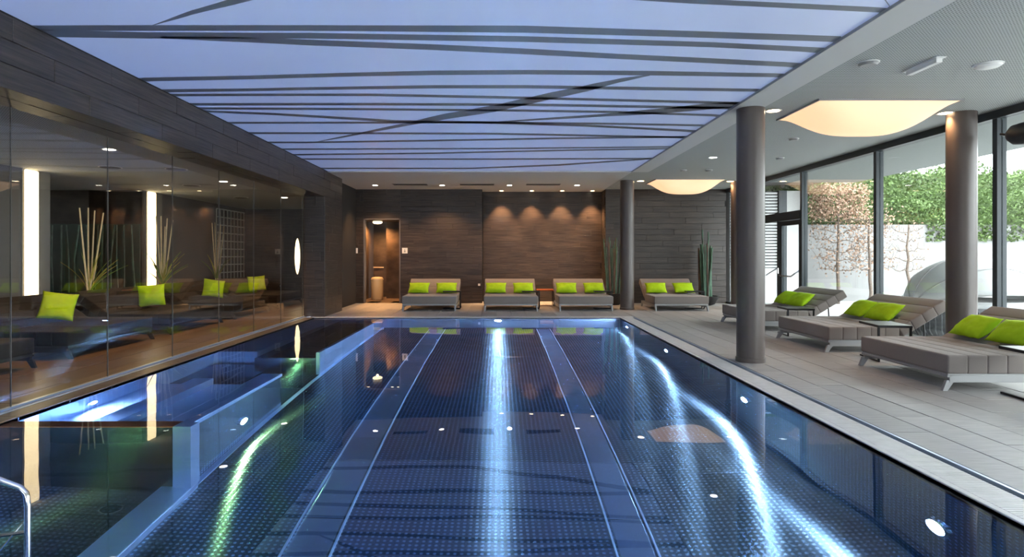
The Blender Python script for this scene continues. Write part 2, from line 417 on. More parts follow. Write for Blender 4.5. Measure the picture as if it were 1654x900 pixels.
# recess sides
plank_field(wb, 'plank', (RX1 + T0, 17.57, 0), (0, -1, 0), (0, 0, 1), .67, H, .67, .207, 'dark_tile', gap=.0025)
# shower / passage niche behind the doorway
door = struct_root('door_1')
nb = MB(); nb.box(DX0 - .35, DX0 - .25, 17.1, 19.6, 0, 2.6); nb.box(DX0 - .35, -1.6, 19.5, 19.6, 0, 2.6); nb.box(-2.62, -2.5, 17.1, 18.85, 0, 2.6); nb.box(-3.42, -2.5, 18.8, 18.9, 0, 2.6)
nb.box(DX0 - .35, -2.5, 17.1, 19.6, 2.32, 2.45)
nb.build('passage_wall', 'dark_tile', door)
MB().box(DX0 - .35, -2.5, 16.95, 19.6, -.012, 0).build('passage_floor', 'room_tile', door)
for (a, b_, c_, d_) in ((DX0 - .0, DX0 + .03, 0, DZ), (DX1 - .03, DX1, 0, DZ), (DX0, DX1, DZ - .03, DZ)):
    MB().box(a, b_, 16.88, 17.1, c_, d_).build('door_jamb', 'grey_paint', door)
# pillar + beam on the left
bm_ = wall('wall_left', [(-4.15 + T0, -3.70 - T0, 13.15 + T0, 14.6, 0, 2.56), (-4.15 + T0, -3.70 - T0, -4, 14.6, 2.56 + T0, H + .2), (-4.15, -3.9, 14.6, 16.95, 0, H)])
plank_field(bm_, 'plank', (-4.15, 13.15 + T0, 0), (1, 0, 0), (0, 0, 1), .45, 2.56, .45, .2, 'dark_tile', gap=.0025)
plank_field(bm_, 'plank', (-3.70 - T0, 13.15, 0), (0, 1, 0), (0, 0, 1), 1.45, 2.56, .9, .2, 'dark_tile', gap=.0025)
plank_field(bm_, 'plank', (-3.70 - T0, 2.0, 2.56), (0, 1, 0), (0, 0, 1), 12.6, .55, 1.2, .183, 'dark_tile', gap=.0025)
plank_field(bm_, 'plank', (-4.15, 2.0, 2.56 + T0), (0, 1, 0), (1, 0, 0), 11.15, .45, 1.2, .225, 'dark_tile', gap=.0025)

# glass wall panes of the relaxation room
gw = struct_root('window_1')
y = 13.05 - 1.3 * 12
while y < 13.0:
    MB().box(-4.146, -4.136, y + .004, y + 1.296, .01, 2.565).build('pane', 'room_glass', gw)
    MB().box(-4.147, -4.135, y + 1.297, y + 1.303, .0, 2.565).build('pane_joint', 'joint_dark', gw)
    y += 1.3
MB().box(-4.16, -4.12, -2.6, 13.15, 0, .02).build('glass_channel', 'steel_plain', gw)

# left room shell
RH = 2.71
lw = wall('wall_left', [(-7.85, -7.69, -4, 10.4, 0, RH), (-7.85, -7.69, 13.4, 18.9, 0, RH), (-10.3, -10.2, 10.3, 13.5, 0, RH), (-10.3, -7.7, 10.3, 10.4, 0, RH), (-10.3, -7.7, 13.4, 13.5, 0, RH)], 'grey_paint')
bw = wall('wall_far', [(-7.85, -4.1, 18.75 + T0, 18.95, 0, RH + .2), (-4.2, -4.1, 14.6, 18.9, 0, RH + .2)])
wall_planks(-7.69, -4.15, 0, RH, 18.75, bw)
struct('ceiling', MB().box(-10.3, -4.14, -4, 19, RH, RH + .15), 'perforated')
struct('wall_near', MB().box(-10.3, 6.4, -4.15, -4, 0, 3.4), 'grey_paint')
# main ceilings
CX = 2.88; CY = 13.4
struct('ceiling', MB().box(CX, 6.35, -4, 17.8, H, H + .15), 'perforated')
struct('ceiling', MB().box(-4.15, CX, CY, 17.8, H, H + .15), 'white_paint')
struct('trim_4', MB().box(CX - .002, CX + .35, -4, CY, H - .003, H), 'white_paint')
st = struct('ceiling', MB().box(-3.72, CX - .012, -4, CY - .03, H + .02, H + .1), 'fabric_ceiling')
struct('trim_5', MB().box(CX - .012, CX - .003, -4, CY, H - .005, H + .05), 'frame_grey')

def stripe(pts):
    b = MB(); Z = H + .02; up = []; dn = []
    def cz(px, py): d = (Z - EYE) * 1000 / (VY - py); return (max(-3.71, min(CX - .014, (px - VX) * d / 1000)), min(d, CY - .04))
    # resample smoothly between given points
    P = []
    for k in range(len(pts) - 1):
        p0 = pts[max(k - 1, 0)]; p1 = pts[k]; p2 = pts[k + 1]; p3 = pts[min(k + 2, len(pts) - 1)]
        for s in range(6):
            t = s / 6
            P.append(tuple(p1[i] + (p2[i] - p1[i]) * (t * t * (3 - 2 * t) if i == 2 else t) + (0 if i == 0 else 0) for i in range(3)) if True else None)
    P.append(pts[-1])
    for (x, y, w_) in P:
        up.append(cz(x, y - w_ / 2)); dn.append(cz(x, y + w_ / 2))
    n = len(up)
    b.v = [(p[0], p[1], Z - .002) for p in up] + [(p[0], p[1], Z - .002) for p in dn] + [(p[0], p[1], Z + .002) for p in up] + [(p[0], p[1], Z + .002) for p in dn]
    for k in range(n - 1):
        b.f.append((k, k + 1, n + k + 1, n + k)); b.f.append((2 * n + k, 3 * n + k, 3 * n + k + 1, 2 * n + k + 1))
        b.f.append((k, 2 * n + k, 2 * n + k + 1, k + 1)); b.f.append((n + k, n + k + 1, 3 * n + k + 1, 3 * n + k))
    b.build('stripe', 'stripe_ink', st)
for s in (
    [(980, -4, 3), (1150, 3, 8), (1300, 10, 8), (1445, 17, 8), (1470, 18, 8)],
    [(243, 42, 1), (310, 20, 7), (389, -1, 11), (440, -14, 12), (520, -36, 12)],
    [(1420, -12, 4), (1430, 0, 3), (1438, 11, 2)],
    [(15, 45, 8), (240, 45, 9), (500, 45, 9), (850, 47, 11), (1150, 56, 10), (1400, 64.5, 9)],
    [(50, 53, 12), (240, 57, 10), (500, 57.5, 9), (850, 63, 9), (1150, 72, 8), (1370, 83, 8)],
    [(260, 60, 4), (400, 64, 8), (500, 68.5, 9), (700, 76, 9), (850, 83, 9), (1000, 91, 8), (1150, 98, 8), (1330, 107, 7)],
    [(200, 129, 6), (400, 125, 6), (560, 120.5, 6), (700, 117.5, 7), (850, 116.5, 7), (1050, 118, 7), (1290, 122, 6)],
    [(235, 147, 5), (400, 145, 4.5), (500, 143, 4.5), (700, 140, 5), (850, 140, 5), (1050, 143, 5), (1250, 146, 4.5)],
    [(255, 153.5, 4), (400, 153, 4), (600, 153, 4), (700, 155, 4), (850, 158, 4), (1050, 163, 4), (1215, 167, 4)],
    [(290, 168.5, 4), (560, 168, 4), (850, 169, 4), (1000, 171.5, 4), (1215, 175, 4)],
    [(300, 175, 3.5), (560, 176, 3.5), (850, 178.6, 3.5), (1000, 181, 3.5), (1180, 187, 3.5)],
    [(315, 179, 3.5), (440, 184, 3.5), (560, 191, 4), (640, 196, 4), (800, 198, 4), (950, 203, 3.5), (1130, 212, 3.5)],
    [(345, 198.4, 3), (560, 198, 3), (800, 197.6, 3), (1000, 200, 3), (1160, 203, 3)],
    [(375, 215, 3), (560, 215, 3), (800, 216, 3), (1120, 222, 3)],
    [(415, 230, 2.6), (500, 230, 2.6), (700, 227, 2.6), (900, 223.4, 2.6), (1115, 221, 2.6)],
    [(440, 241, 2.2), (800, 240, 2.2), (1095, 237, 2.2)],
    [(460, 250, 2.2), (700, 247.5, 2.2), (900, 243, 2.2), (1085, 240, 2.2)],
    [(470, 257, 2.2), (800, 257, 2.2), (1060, 256, 2.2)],
    [(505, 272, 2), (760, 272, 2), (900, 266.6, 2.4), (1060, 256, 2)],
    [(508, 230, 1), (580, 216, 3), (650, 202, 5), (720, 188, 9), (800, 175, 11), (880, 157, 11), (950, 142, 10), (1000, 130, 6), (1050, 121, 2)],
    [(805, 197, 2), (960, 187, 4), (1060, 180, 8), (1152, 171, 10), (1205, 168, 8)],
): stripe(s)

# ------------------------------------------------------------------ columns
def column(x, y, label, r=.165):
    t = thing('column', label, 'column', (x, y, 0), 0, 'round painted columns'); t['kind'] = 'structure'
    MB().lathe([(r, .0), (r, H)], 48).build('shaft', 'column_paint', t, True)
    MB().lathe([(r + .012, 0), (r + .012, .05), (r + .004, .055)], 48).build('base_ring', 'column_paint', t, True)
column(3.10, 7.63, 'round grey-brown column beside the pool, nearest to it in the middle of the deck')
column(3.09, 14.94, 'slim-looking round grey column at the far right corner of the pool')
column(5.87, 7.86, 'round brown column standing by the windows behind the nearest lounger')
column(5.82, 15.1, 'round column by the far windows, lit orange, mostly hidden behind the big column', .16)

# ------------------------------------------------------------------ windows on the right
WXI, WXO = 6.20, 6.32
mull = [17.0, 15.25, 12.75, 10.25, 7.78, 5.28, 2.78, .28, -2.2, -4.0]
for i in range(len(mull) - 1):
    y1, y0 = mull[i], mull[i + 1]
    wn = struct_root('window_%d' % (i + 2))
    mw = .075
    MB().box(WXI, WXO, y1 - mw, y1, 0, H - .06).build('mullion', 'anthracite', wn)
    MB().box(WXI - .02, WXO, y0, y1, H - .10, H).build('head_rail', 'anthracite', wn)
    MB().box(WXI, WXO, y0, y1 - mw, 0, .05).build('bottom_rail', 'anthracite', wn)
    if i != 1:
        MB().box(WXI + .05, WXI + .07, y0, y1 - mw, .05, H - .10).build('pane', 'window_glass', wn)
    else:
        MB().box(WXI - .01, WXO, y0, y1 - mw, 2.06, 2.24).build('transom', 'anthracite', wn)
        MB().box(WXI + .05, WXI + .07, y0, y1 - mw, 2.24, H - .10).build('pane', 'window_glass', wn)
        MB().box(WXI + .05, WXI + .07, y0 + 1.1, y1 - mw, .05, 2.06).build('pane', 'window_glass', wn)
        MB().box(WXI + .02, WXI + .08, y0 + 1.0, y0 + 1.1, .05, 2.06).build('door_stile', 'anthracite', wn)
dr = struct_root('door_2')
MB().box(WXI + .02, WXI + .08, 12.77, 12.85, .02, 2.05).build('stile', 'anthracite', dr)
MB().box(WXI + .02, WXI + .08, 13.62, 13.74, .02, 2.05).build('stile', 'anthracite', dr)
MB().box(WXI + .02, WXI + .08, 12.85, 13.62, 1.95, 2.05).build('top_rail', 'anthracite', dr)
MB().box(WXI + .02, WXI + .08, 12.85, 13.62, .02, .16).build('bottom_rail', 'anthracite', dr)
MB().box(WXI + .04, WXI + .055, 12.85, 13.62, .16, 1.95).build('pane', 'window_glass', dr)
MB().tube([(WXI - .05, 13.66, 1.02), (WXI - .07, 13.62, .90), (WXI - .08, 13.45, .86), (WXI - .08, 12.98, .86), (WXI - .06, 12.92, .90), (WXI + .03, 12.86, .98)], .017, 8).build('push_bar', 'chrome', dr, True)
MB().tube([(WXI - .05, 13.70, 1.02), (WXI - .25, 13.80, .86)], .014, 8).build('handle', 'chrome', dr, True)
struct('wall_right', MB().box(WXI, WXO, 16.95, 17.8, 0, H + .1), 'anthracite')

# ------------------------------------------------------------------ outside
struct('terrace', MB().box(6.3, 40, -20, 40, -.15, -.02), 'terrace')
struct('ceiling', MB().box(6.33, 8.8, -6, 15.3, H, H + .2), 'soffit')
struct('roof', MB().box(-10.5, 8.9, -4.3, 19.2, H + .21, H + .5), 'grey_paint')
struct('garden_wall', MB().box(7.5, 34, 18.0, 18.25, -.1, 2.2), 'garden_wall')
struct('garden_wall', MB().box(24, 24.3, -12, 18.1, -.1, 2.2), 'garden_wall')
struct('wall_far', MB().box(6.32, 9.2, 19.0, 19.3, -.1, 4), 'white_paint')
ow = struct_root('wall_right')
MB().box(7.78, 8.0, 17.2, 17.45, -.1, H).build('corner_post', 'anthracite', ow)
MB().box(8.0, 8.55, 17.3, 17.45, -.1, H).build('white_panel', 'white_paint', ow)
MB().box(6.34, 7.78, 17.25, 17.3, -.05, .95).build('lower_panel', 'white_paint', ow)
MB().box(6.34, 7.78, 17.4, 17.45, -.05, H).build('back_panel', 'black', ow)
z = .97; sl = MB().box(6.36, 7.76, -.012, .012, -.026, .026, Matrix.Rotation(R(30), 4, 'X')).mesh('slat', 'louvre')
while z < H - .05:
    o = link('slat', sl, ow); o.location = (0, 17.27, z + .03); z += .085

def leaf_cloud(n, sampler, size, asp=.5):
    b = MB()
    for _ in range(n):
        p = Vector(sampler()); s = size * random.uniform(.6, 1.3)
        a = Vector((random.gauss(0, 1), random.gauss(0, 1), random.gauss(0, 1))).normalized()
        c = a.cross(Vector((random.gauss(0, 1), random.gauss(0, 1), random.gauss(0, 1)))).normalized()
        i = len(b.v); b.v += [tuple(p - a * s), tuple(p + c * s * asp), tuple(p + a * s), tuple(p - c * s * asp)]; b.f.append((i, i + 1, i + 2, i + 3))
    return b
def raw_build(b, name, m, parent):
    me = bpy.data.meshes.new(name); me.from_pydata(b.v, [], b.f); me.materials.append(M[m]); return link(name, me, parent)
hg = thing('hedge', 'long clipped green hedge rising above the white garden wall', 'hedge', (10, 18.6, 0))
MB().box(-3, 20, .0, 1.2, 0, 3.75).build('core', 'hedge_core', hg)
def hs():
    x = random.uniform(-3, 9) if random.random() < .75 else random.uniform(9, 20)
    zt = 3.8 + .12 * math.sin(x * 2.1) + .08 * math.sin(x * 5)
    low = 2.15 if x < 2.4 else 1.72
    if random.random() < .18: return (x, random.uniform(-.3, 1), zt + random.gauss(0, .07))
    z_ = random.uniform(low, zt); n_ = noise.noise(Vector((x * 1.5, z_ * 1.7, 0)))
    return (x, -.35 if x < 2.4 and z_ < 2.3 else -.75 + n_ * .25 + random.uniform(0, .12), z_)
o = raw_build(leaf_cloud(30000, hs, .055), 'foliage', 'hedge_leaf', hg); o['kind'] = 'stuff'
def espalier(x, y, hz, wd, label, dense, top):
    t = thing('espalier_tree', label, 'tree', (x, y, -.02), 0, None)
    pts = [(random.uniform(-.03, .03) * (k > 0), random.uniform(-.03, .03) * (k > 0), hz * k / 7) for k in range(8)]
    MB().tube(pts, .05, 7, .02).build('trunk', 'bark', t, True)
    br = MB(); lv = []
    zz = .9
    while zz < hz:
        for sgn in (-1, 1):
            L = wd * random.uniform(.6, 1); q = [(0, 0, zz)]
            for k in range(1, 6): q.append((sgn * L * k / 5, random.uniform(-.04, .04), zz + .12 * k / 5 + random.uniform(-.05, .05)))
            br.tube(q, .014, 5, .005)
            for k in range(1, 6):
                for _ in range(3):
                    e = Vector(q[k]); d = Vector((random.uniform(-.2, .2), random.uniform(-.15, .15), random.uniform(-.1, .35)))
                    br.tube([tuple(e), tuple(e + d * .5 + Vector((.02, 0, 0))), tuple(e + d)], .005, 4, .002); lv.append(e + d)
        zz += .26
    br.build('branches', 'bark', t, True)
    def smp():
        e = random.choice(lv); k = .09
        if random.random() < top: e = Vector((random.uniform(-wd, wd), random.uniform(-.15, .15), random.uniform(hz - .75, hz + .15))); k = .05
        return e + Vector((random.gauss(0, k), random.gauss(0, k), random.gauss(0, k)))
    raw_build(leaf_cloud(dense, smp, .032, .6), 'leaves', 'dry_leaf', t)
espalier(9.25, 16.9, 3.1, .8, 'bare trained tree with a dense crown of dry pinkish leaves, beside the glass door', 4200, .6)
espalier(9.95, 16.6, 2.3, .55, 'small trained tree with sparse dry leaves right behind the second window post', 800, .1)
espalier(10.9, 16.5, 2.15, .6, 'bare thin tree before the white garden wall, beside the white canopy', 130, .0)

# round daybed with folding canopy
db = thing('daybed', 'round wicker garden daybed under a white domed canopy, outside the window', 'daybed', (7.75, 10.2, -.02))
b = MB(); b.lathe([(.78, .0), (.86, .1), (.88, .45), (.84, .5)], 40); b.build('wicker_base', 'wicker', db, True)
b = MB()
for k in range(60):
    a = 2 * math.pi * k / 60; c, s = math.cos(a), math.sin(a)
    b.tube([(.80 * c, .80 * s, .0), (.885 * c, .885 * s, .12), (.90 * c, .90 * s, .46)], .012, 4)
b.build('wicker_ribs', 'wicker', db)
MB().lathe([(.8, .5), (.82, .56), (.78, .6), (.0001, .61)], 36).build('cushion', 'canopy_cloth', db, True)
def dome(r, z0, a0, a1, n=18):
    b = MB(); nn = 20
    for i in range(nn + 1):
        th = a0 + (a1 - a0) * i / nn
        for j in range(n + 1):
            ph = math.pi * j / n
            b.v.append((-r * math.cos(ph), -r * math.sin(ph) * math.cos(th), z0 + r * math.sin(ph) * math.sin(th) * .85))
    for i in range(nn):
        for j in range(n): q = i * (n + 1) + j; b.f.append((q, q + 1, q + n + 2, q + n + 1))
    return b
o = dome(.92, .52, R(15), R(165)).build('canopy', 'canopy_cloth', db, True)
sm = o.modifiers.new('thick', 'SOLIDIFY'); sm.thickness = .008
for th in (15, 50, 90, 130, 165):
    pts = [(-.93 * math.cos(math.pi * j / 16), -.93 * math.sin(math.pi * j / 16) * math.cos(R(th)), .52 + .93 * .85 * math.sin(math.pi * j / 16) * math.sin(R(th))) for j in range(17)]
    MB().tube(pts, .011, 6).build('canopy_rib', 'frame_grey', db, True)

# ------------------------------------------------------------------ loungers
def rbox(x0, x1, y0, y1, z0, z1, r, seg=3):
    bm = bmesh.new(); bmesh.ops.create_cube(bm, size=1)
    for v in bm.verts: v.co = Vector(((x0 + x1) / 2 + v.co.x * (x1 - x0), (y0 + y1) / 2 + v.co.y * (y1 - y0), (z0 + z1) / 2 + v.co.z * (z1 - z0)))
    bmesh.ops.bevel(bm, geom=bm.edges[:], offset=r, segments=seg, affect='EDGES', profile=.6)
    bm.verts.index_update()
    v = [tuple(q.co) for q in bm.verts]; f = [tuple(x.index for x in p.verts) for p in bm.faces]; bm.free(); return v, f
def padded(chan, W, T, taper_front=.0):
    """channels [(x0,x1)...] of a quilted mattress, width W along Y, thickness T, top at z=T"""
    b = MB(); n2 = 3
    for (x0, x1) in chan:
        v, f = rbox(x0 - .004, x1 + .004, -W / 2, W / 2, 0, T, .022)
        i = len(b.v); b.v += v; b.f += [tuple(i + k for k in q) for q in f]
    return b
def make_lounger(W, fab, metal, seatL=.95, backL=.72, ang=31):
    """foot at x=0, head towards +x; width along y"""
    t = thing('double_lounger', '', 'lounger')
    zt = .345; th = .18; zb = zt - th
    n = 5; ch = [(seatL * k / n, seatL * (k + 1) / n) for k in range(n)]
    b = padded(ch, W, th); o = b.build('mattress', fab, t, True); o.location = (0, 0, zb)
    m2 = MB().box(.01, seatL + .02, -W / 2 + .02, W / 2 - .02, zb - .012, zb); m2.build('mattress_base', metal, t)
    n = 4; ch = [(backL * k / n, backL * (k + 1) / n) for k in range(n)]
    b = padded(ch, W, th * .8); o = b.build('backrest', fab, t, True)
    o.location = (seatL + .06, 0, zt - th * .8 * .93); o.rotation_euler = (0, -R(ang), 0)
    # frame
    f = MB(); zz0, zz1 = .082, zb - .012; L = seatL + .45
    for s in (-1, 1): f.box(.02, L, s * (W / 2 - .03) - .02, s * (W / 2 - .03) + .02, zz0, zz1)
    f.box(.0, .04, -W / 2 + .01, W / 2 - .01, zz1 - .022, zz1); f.box(L - .04, L, -W / 2 + .01, W / 2 - .01, zz0, zz1)
    f.build('frame', metal, t, bevel=.004)
    for sx_ in (0, 1):
        for s in (-1, 1):
            yy = s * (W / 2 - .03); x0 = .03 if sx_ == 0 else L - .03; d = -.05 if sx_ == 0 else .05
            q = MB(); i = 0
            q.prism([(x0 - .035, zz0 + .02), (x0 + d - .025, 0), (x0 + d + .025, 0), (x0 + .045, zz0 + .02)], yy - .017, yy + .017, 'Y')
            q.build('leg', metal, t, bevel=.003)
    for s in (-1, 1):
        yy = s * (W / 2 - .12)
        MB().tube([(seatL + .42, yy, zz1), (seatL + .06 + backL * .55 * math.cos(R(ang)), yy, zt - .1 + backL * .55 * math.sin(R(ang)))], .010, 6).build('strut', 'black_metal', t)
    return t
def cushion_mesh(w=.5, h=.33, th=.075, seed=0, name='cushion'):
    b = MB(); nx, ny = 18, 14; rd = random.Random(seed); off = Vector((seed * 3.1, seed * 1.7, 0))
    for side in (1, -1):
        for i in range(nx + 1):
            for j in range(ny + 1):
                u = 2 * i / nx - 1; v = 2 * j / ny - 1
                e = (1 - abs(u) ** 2.6) * (1 - abs(v) ** 2.6)
                e = max(e, 0) ** .6
                pin = 1 - .07 * (1 - abs(v) ** 2) * abs(u) ** 3; pin2 = 1 - .07 * (1 - abs(u) ** 2) * abs(v) ** 3
                wr_ = (.018 * noise.noise(Vector((u * 2.2, v * 2.2, 0)) + off) + .007 * noise.noise(Vector((u * 6, v * 5, 3)) + off)) * e
                b.v.append((u * w / 2 * pin, v * h / 2 * pin2, side * th * e + wr_))
    q = (nx + 1) * (ny + 1)
    for s in (0, 1):
        for i in range(nx):
            for j in range(ny):
                a = s * q + i * (ny + 1) + j; f = (a, a + ny + 1, a + ny + 2, a + 1); b.f.append(f if s == 0 else f[::-1])
    me = b.mesh(name, 'lime', True)
    bm = bmesh.new(); bm.from_mesh(me); bmesh.ops.remove_doubles(bm, verts=bm.verts, dist=.0004); bm.to_mesh(me); bm.free()
    return me
CM = [cushion_mesh(.52, .34, .075, k) for k in range(4)]; CS = [cushion_mesh(.44, .42, .07, 5 + k) for k in range(2)]
def cushion(label, group, loc, rot, me):
    o = link('cushion', me, None, label=label, category='cushion', group=group); o.location = loc; o.rotation_mode = 'XYZ'; o.rotation_euler = rot
    return o

RG = 'grey double loungers along the windows'; BGp = 'grey double loungers against the far wall'
# right row, heads towards the windows
right_rows = [(6.64, 1.43, 4.30, 'nearest grey-brown quilted double lounger by the windows', 'nearest window lounger'),
              (9.05, 1.50, 4.42, 'grey-brown quilted double lounger, second from the viewer along the windows', 'second window lounger'),
              (11.45, 1.50, 4.40, 'grey-brown quilted double lounger partly hidden by the big column', 'window lounger behind the big column')]
for i, (yc, W, x0, lab, short) in enumerate(right_rows):
    t = make_lounger(W, 'fabric', 'frame_grey'); t.location = (x0, yc, 0); t['label'] = lab; t['group'] = RG
    xb = x0 + .95 + .06
    for k, dy in enumerate((.30, -.27)):
        c = cushion('%s lime cushion on the %s' % ('farther' if k == 0 else 'nearer', short),
                'lime cushions on the window loungers', (xb + .025, yc + dy, .508), (0, 0, 0), CM[(i + k) % 4])
        c.rotation_euler = Matrix(((0, math.cos(R(40)), -math.sin(R(40))), (-1, 0, 0), (0, math.sin(R(40)), math.cos(R(40))))).to_euler()
        c.rotation_euler.z += R(6 if k else -5)
# back row facing the pool
backs = [(-1.64, 'grey double lounger against the far wall right of the lit doorway', 'lounger beside the lit doorway'),
         (.28, 'grey double lounger in the left half of the wall recess', 'lounger in the left half of the recess'),
         (2.04, 'grey double lounger in the right half of the wall recess', 'lounger in the right half of the recess'),
         (4.28, 'grey double lounger right of the slim column, beside the tall stalks', 'lounger right of the slim column')]
proto = None
for i, (xc, lab, short) in enumerate(backs):
    if proto is None: proto = make_lounger(1.28, 'fabric', 'frame_grey'); t = proto
    else: t = copy_tree(proto)
    t.location = (xc, 14.5, 0); t.rotation_euler = (0, 0, R(90)); t['label'] = lab; t['group'] = BGp
    for k, dx in enumerate((-.36, .33)):
        c = cushion('%s lime cushion on the %s' % ('left' if k == 0 else 'right', short), 'lime cushions on the far wall loungers',
                (xc + dx, 15.475, .497), (R(44), 0, R(3 if k else -3)), CM[(i + k + 1) % 4])
# left room, dark loungers
proto = None
lefts = [(7.2, 'nearest dark lounger behind the glass wall'), (9.65, 'second dark lounger behind the glass wall, large green cushion on it'),
         (12.05, 'third dark lounger behind the glass wall, beside the first cane plant'), (14.5, 'fourth dark lounger behind the glass wall, beyond the second light column'),
         (16.95, 'farthest dark lounger behind the glass wall, below the white lattice')]
cl = {1: 'large-looking lime cushion on the second dark lounger behind the glass', 2: 'lime cushion on the third dark lounger behind the glass, left of the second light column',
      3: 'lime cushion on the fourth dark lounger behind the glass', 4: 'farthest lime cushion behind the glass, below the white lattice'}
for i, (yf, lab) in enumerate(lefts):
    if proto is None: proto = make_lounger(1.9, 'fabric_dark', 'black', 1.0, .68, 35); t = proto
    else: t = copy_tree(proto)
    t.location = (-5.40, yf - .95, 0); t.rotation_euler = (0, 0, R(180)); t['label'] = lab; t['group'] = 'dark loungers in the glazed side room'
    if i in cl:
        cushion(cl[i], 'lime cushions in the glazed side room', (-6.34, yf - .75, .575), (R(66), R(9 if i % 2 else -4), R(28)), CS[i % 2])

# side tables
def side_table(x0, x1, y0, y1, label, h=.45, m='black_metal', c_side=None, group='black side tables', rz=0, near=False):
    cx, cy = (x0 + x1) / 2, (y0 + y1) / 2; a, b_ = (x1 - x0) / 2, (y1 - y0) / 2
    t = thing('side_table', label, 'side table', (cx, cy, 0), rz, group)
    MB().box(-a, a, -b_, b_, h - .03, h).build('table_top', m, t, bevel=.003)
    if near:   # cantilever frame: two legs at the near edge, two runners back along the floor
        for s in (-1, 1):
            MB().box(s * (a - .014) - .011, s * (a - .014) + .011, -b_ + .01, -b_ + .032, .02, h - .022).build('leg', 'black_metal', t)
            MB().box(s * (a - .014) - .011, s * (a - .014) + .011, -b_ + .01, b_ - .02, 0, .02).build('runner', 'black_metal', t)
    elif c_side is None:
        for s in (-1, 1):
            for u in (-1, 1):
                MB().box(s * (a - .012) - .01, s * (a - .012) + .01, u * (b_ - .03) - .01, u * (b_ - .03) + .01, .02, h - .022).build('leg', 'black_metal', t)
            MB().box(s * (a - .012) - .01, s * (a - .012) + .01, -b_ + .02, b_ - .02, 0, .02).build('runner', 'black_metal', t)
    else:
        s = c_side
        for u in (-1, 1):
            MB().box(s * a - .012, s * a + .012, u * (b_ - .02) - .012, u * (b_ - .02) + .012, .02, h).build('leg', 'black_metal', t)
            MB().box(-a * s, s * a, u * (b_ - .02) - .012, u * (b_ - .02) + .012, 0, .02).build('runner', 'black_metal', t)
side_table(4.66, 5.05, 7.52, 8.06, 'black side table between the nearest and the second window lounger', rz=R(-8), near=True)
side_table(4.66, 5.08, 9.92, 10.42, 'black side table beside the lounger behind the big column', rz=R(-6), near=True)
side_table(4.70, 5.10, 5.24, 5.84, 'black side table in front of the nearest window lounger', rz=R(-4), near=True)
for (xc, l) in zip((-1.64, .28, 2.04, 4.28), ('by the doorway lounger', 'by the lounger in the left half of the recess', 'by the lounger in the right half of the recess', 'by the lounger right of the slim column')):
    side_table(xc + .28, xc + .70, 15.0, 15.22, 'slim black side table ' + l, .44, 'black_metal', 1, 'slim black tables at the far wall loungers')
side_table(.98, 1.42, 15.9, 16.35, 'low table with a glowing orange-red top between the two recess loungers', .42, 'orange_wood_copper_light', None, None)

# ------------------------------------------------------------------ stalks and plants
def stalks(x, y, n, hmin, hmax, rad, label, bowl=True):
    t = thing('stalk_arrangement', label, 'plant', (x, y, 0))
    if bowl:
        MB().lathe([(.12, 0), (.22, .04), (.30, .17), (.32, .24), (.29, .25), (.27, .2), (.0001, .19)], 28).build('bowl', 'black', t, True)
    else:
        MB().lathe([(.15, 0), (.19, .04), (.22, .30), (.20, .31), (.18, .26), (.0001, .25)], 24).build('pot', 'black', t, True)
    for k in range(n):
        a = random.uniform(0, 6.28); r0 = random.uniform(.02, .17); h = random.uniform(hmin, hmax); le = random.uniform(.0, .12)
        p0 = Vector((math.cos(a) * r0, math.sin(a) * r0, .15)); p1 = p0 + Vector((math.cos(a) * le + random.uniform(-.05, .05), math.sin(a) * le * .5, h - .15))
        b = MB(); pts = [tuple(p0.lerp(p1, q / 8) + Vector((random.gauss(0, .003), random.gauss(0, .003), 0))) for q in range(9)]
        b.tube(pts, rad * random.uniform(.7, 1.2), 7, rad * .7)
        b.build('stalk', random.choice(('stalk_green', 'stalk_green', 'stalk_brown')), t, True)
stalks(5.42, 16.2, 22, 1.25, 2.0, .028, 'tall dark green and brown stalks in a black bowl at the far right corner')
stalks(3.02, 16.35, 14, 1.4, 1.85, .022, 'tall dark stalks behind the slim column', False)

for (a, b_, l) in ((6.0, 9.86, 'black planter along the side room wall before the nearest light column'), (10.45, 13.40, 'black planter along the side room wall between the two light columns'),
                   (13.98, 18.6, 'black planter along the side room wall beyond the second light column')):
    t = thing('planter_trough', l, 'planter', (-7.42, (a + b_) / 2, 0), 0, 'black planters of the side room'); L = (b_ - a) / 2
    MB().box(-.24, .24, -L, L, 0, .56).build('trough', 'black', t, bevel=.01); MB().box(-.2, .2, -L + .04, L - .04, .56, .575).build('soil', 'soil', t)
def cane_plant(x, y, label, dens, green):
    t = thing('cane_plant', label, 'plant', (x, y, .577), 0, None)
    tips = [(-.02, -.22, 1.55), (.1, .0, 1.52), (-.12, .16, 1.58), (.05, .32, 1.5), (.0, .1, 1.35), (.1, -.1, 1.2)][:dens]
    for (a, b_, c) in tips:
        MB().tube([(a * .15, b_ * .1, 0), (a * .6, b_ * .55, c * .5), (a, b_, c)], .016, 7, .011).build('cane', 'pale_cane', t, True)
    for k in range(green):
        an = random.uniform(0, 6.28); L = random.uniform(.5, 1.0); le = random.uniform(.2, .65); b = MB(); wd = .028
        d = Vector((math.cos(an) * (.45 if math.cos(an) < 0 else 1), math.sin(an), 0)); n_ = Vector((-math.sin(an), math.cos(an), 0))
        for q in range(7):
            s = q / 6; p = d * (le * s ** 1.6) + Vector((0, 0, L * s * (1 - .18 * s))); ww = wd * (1 - s ** 2) + .002
            b.v += [tuple(p - n_ * ww), tuple(p + Vector((0, 0, -.006)) + d * .006), tuple(p + n_ * ww)]
        for q in range(6):
            i = q * 3; b.f += [(i, i + 1, i + 4, i + 3), (i + 1, i + 2, i + 5, i + 4)]
        raw_build(b, 'leaf', random.choice(('leaf_green', 'leaf_yellow')), t)
cane_plant(-7.25, 10.95, 'nearest cane plant behind the glass, between the two light columns', 4, 18)
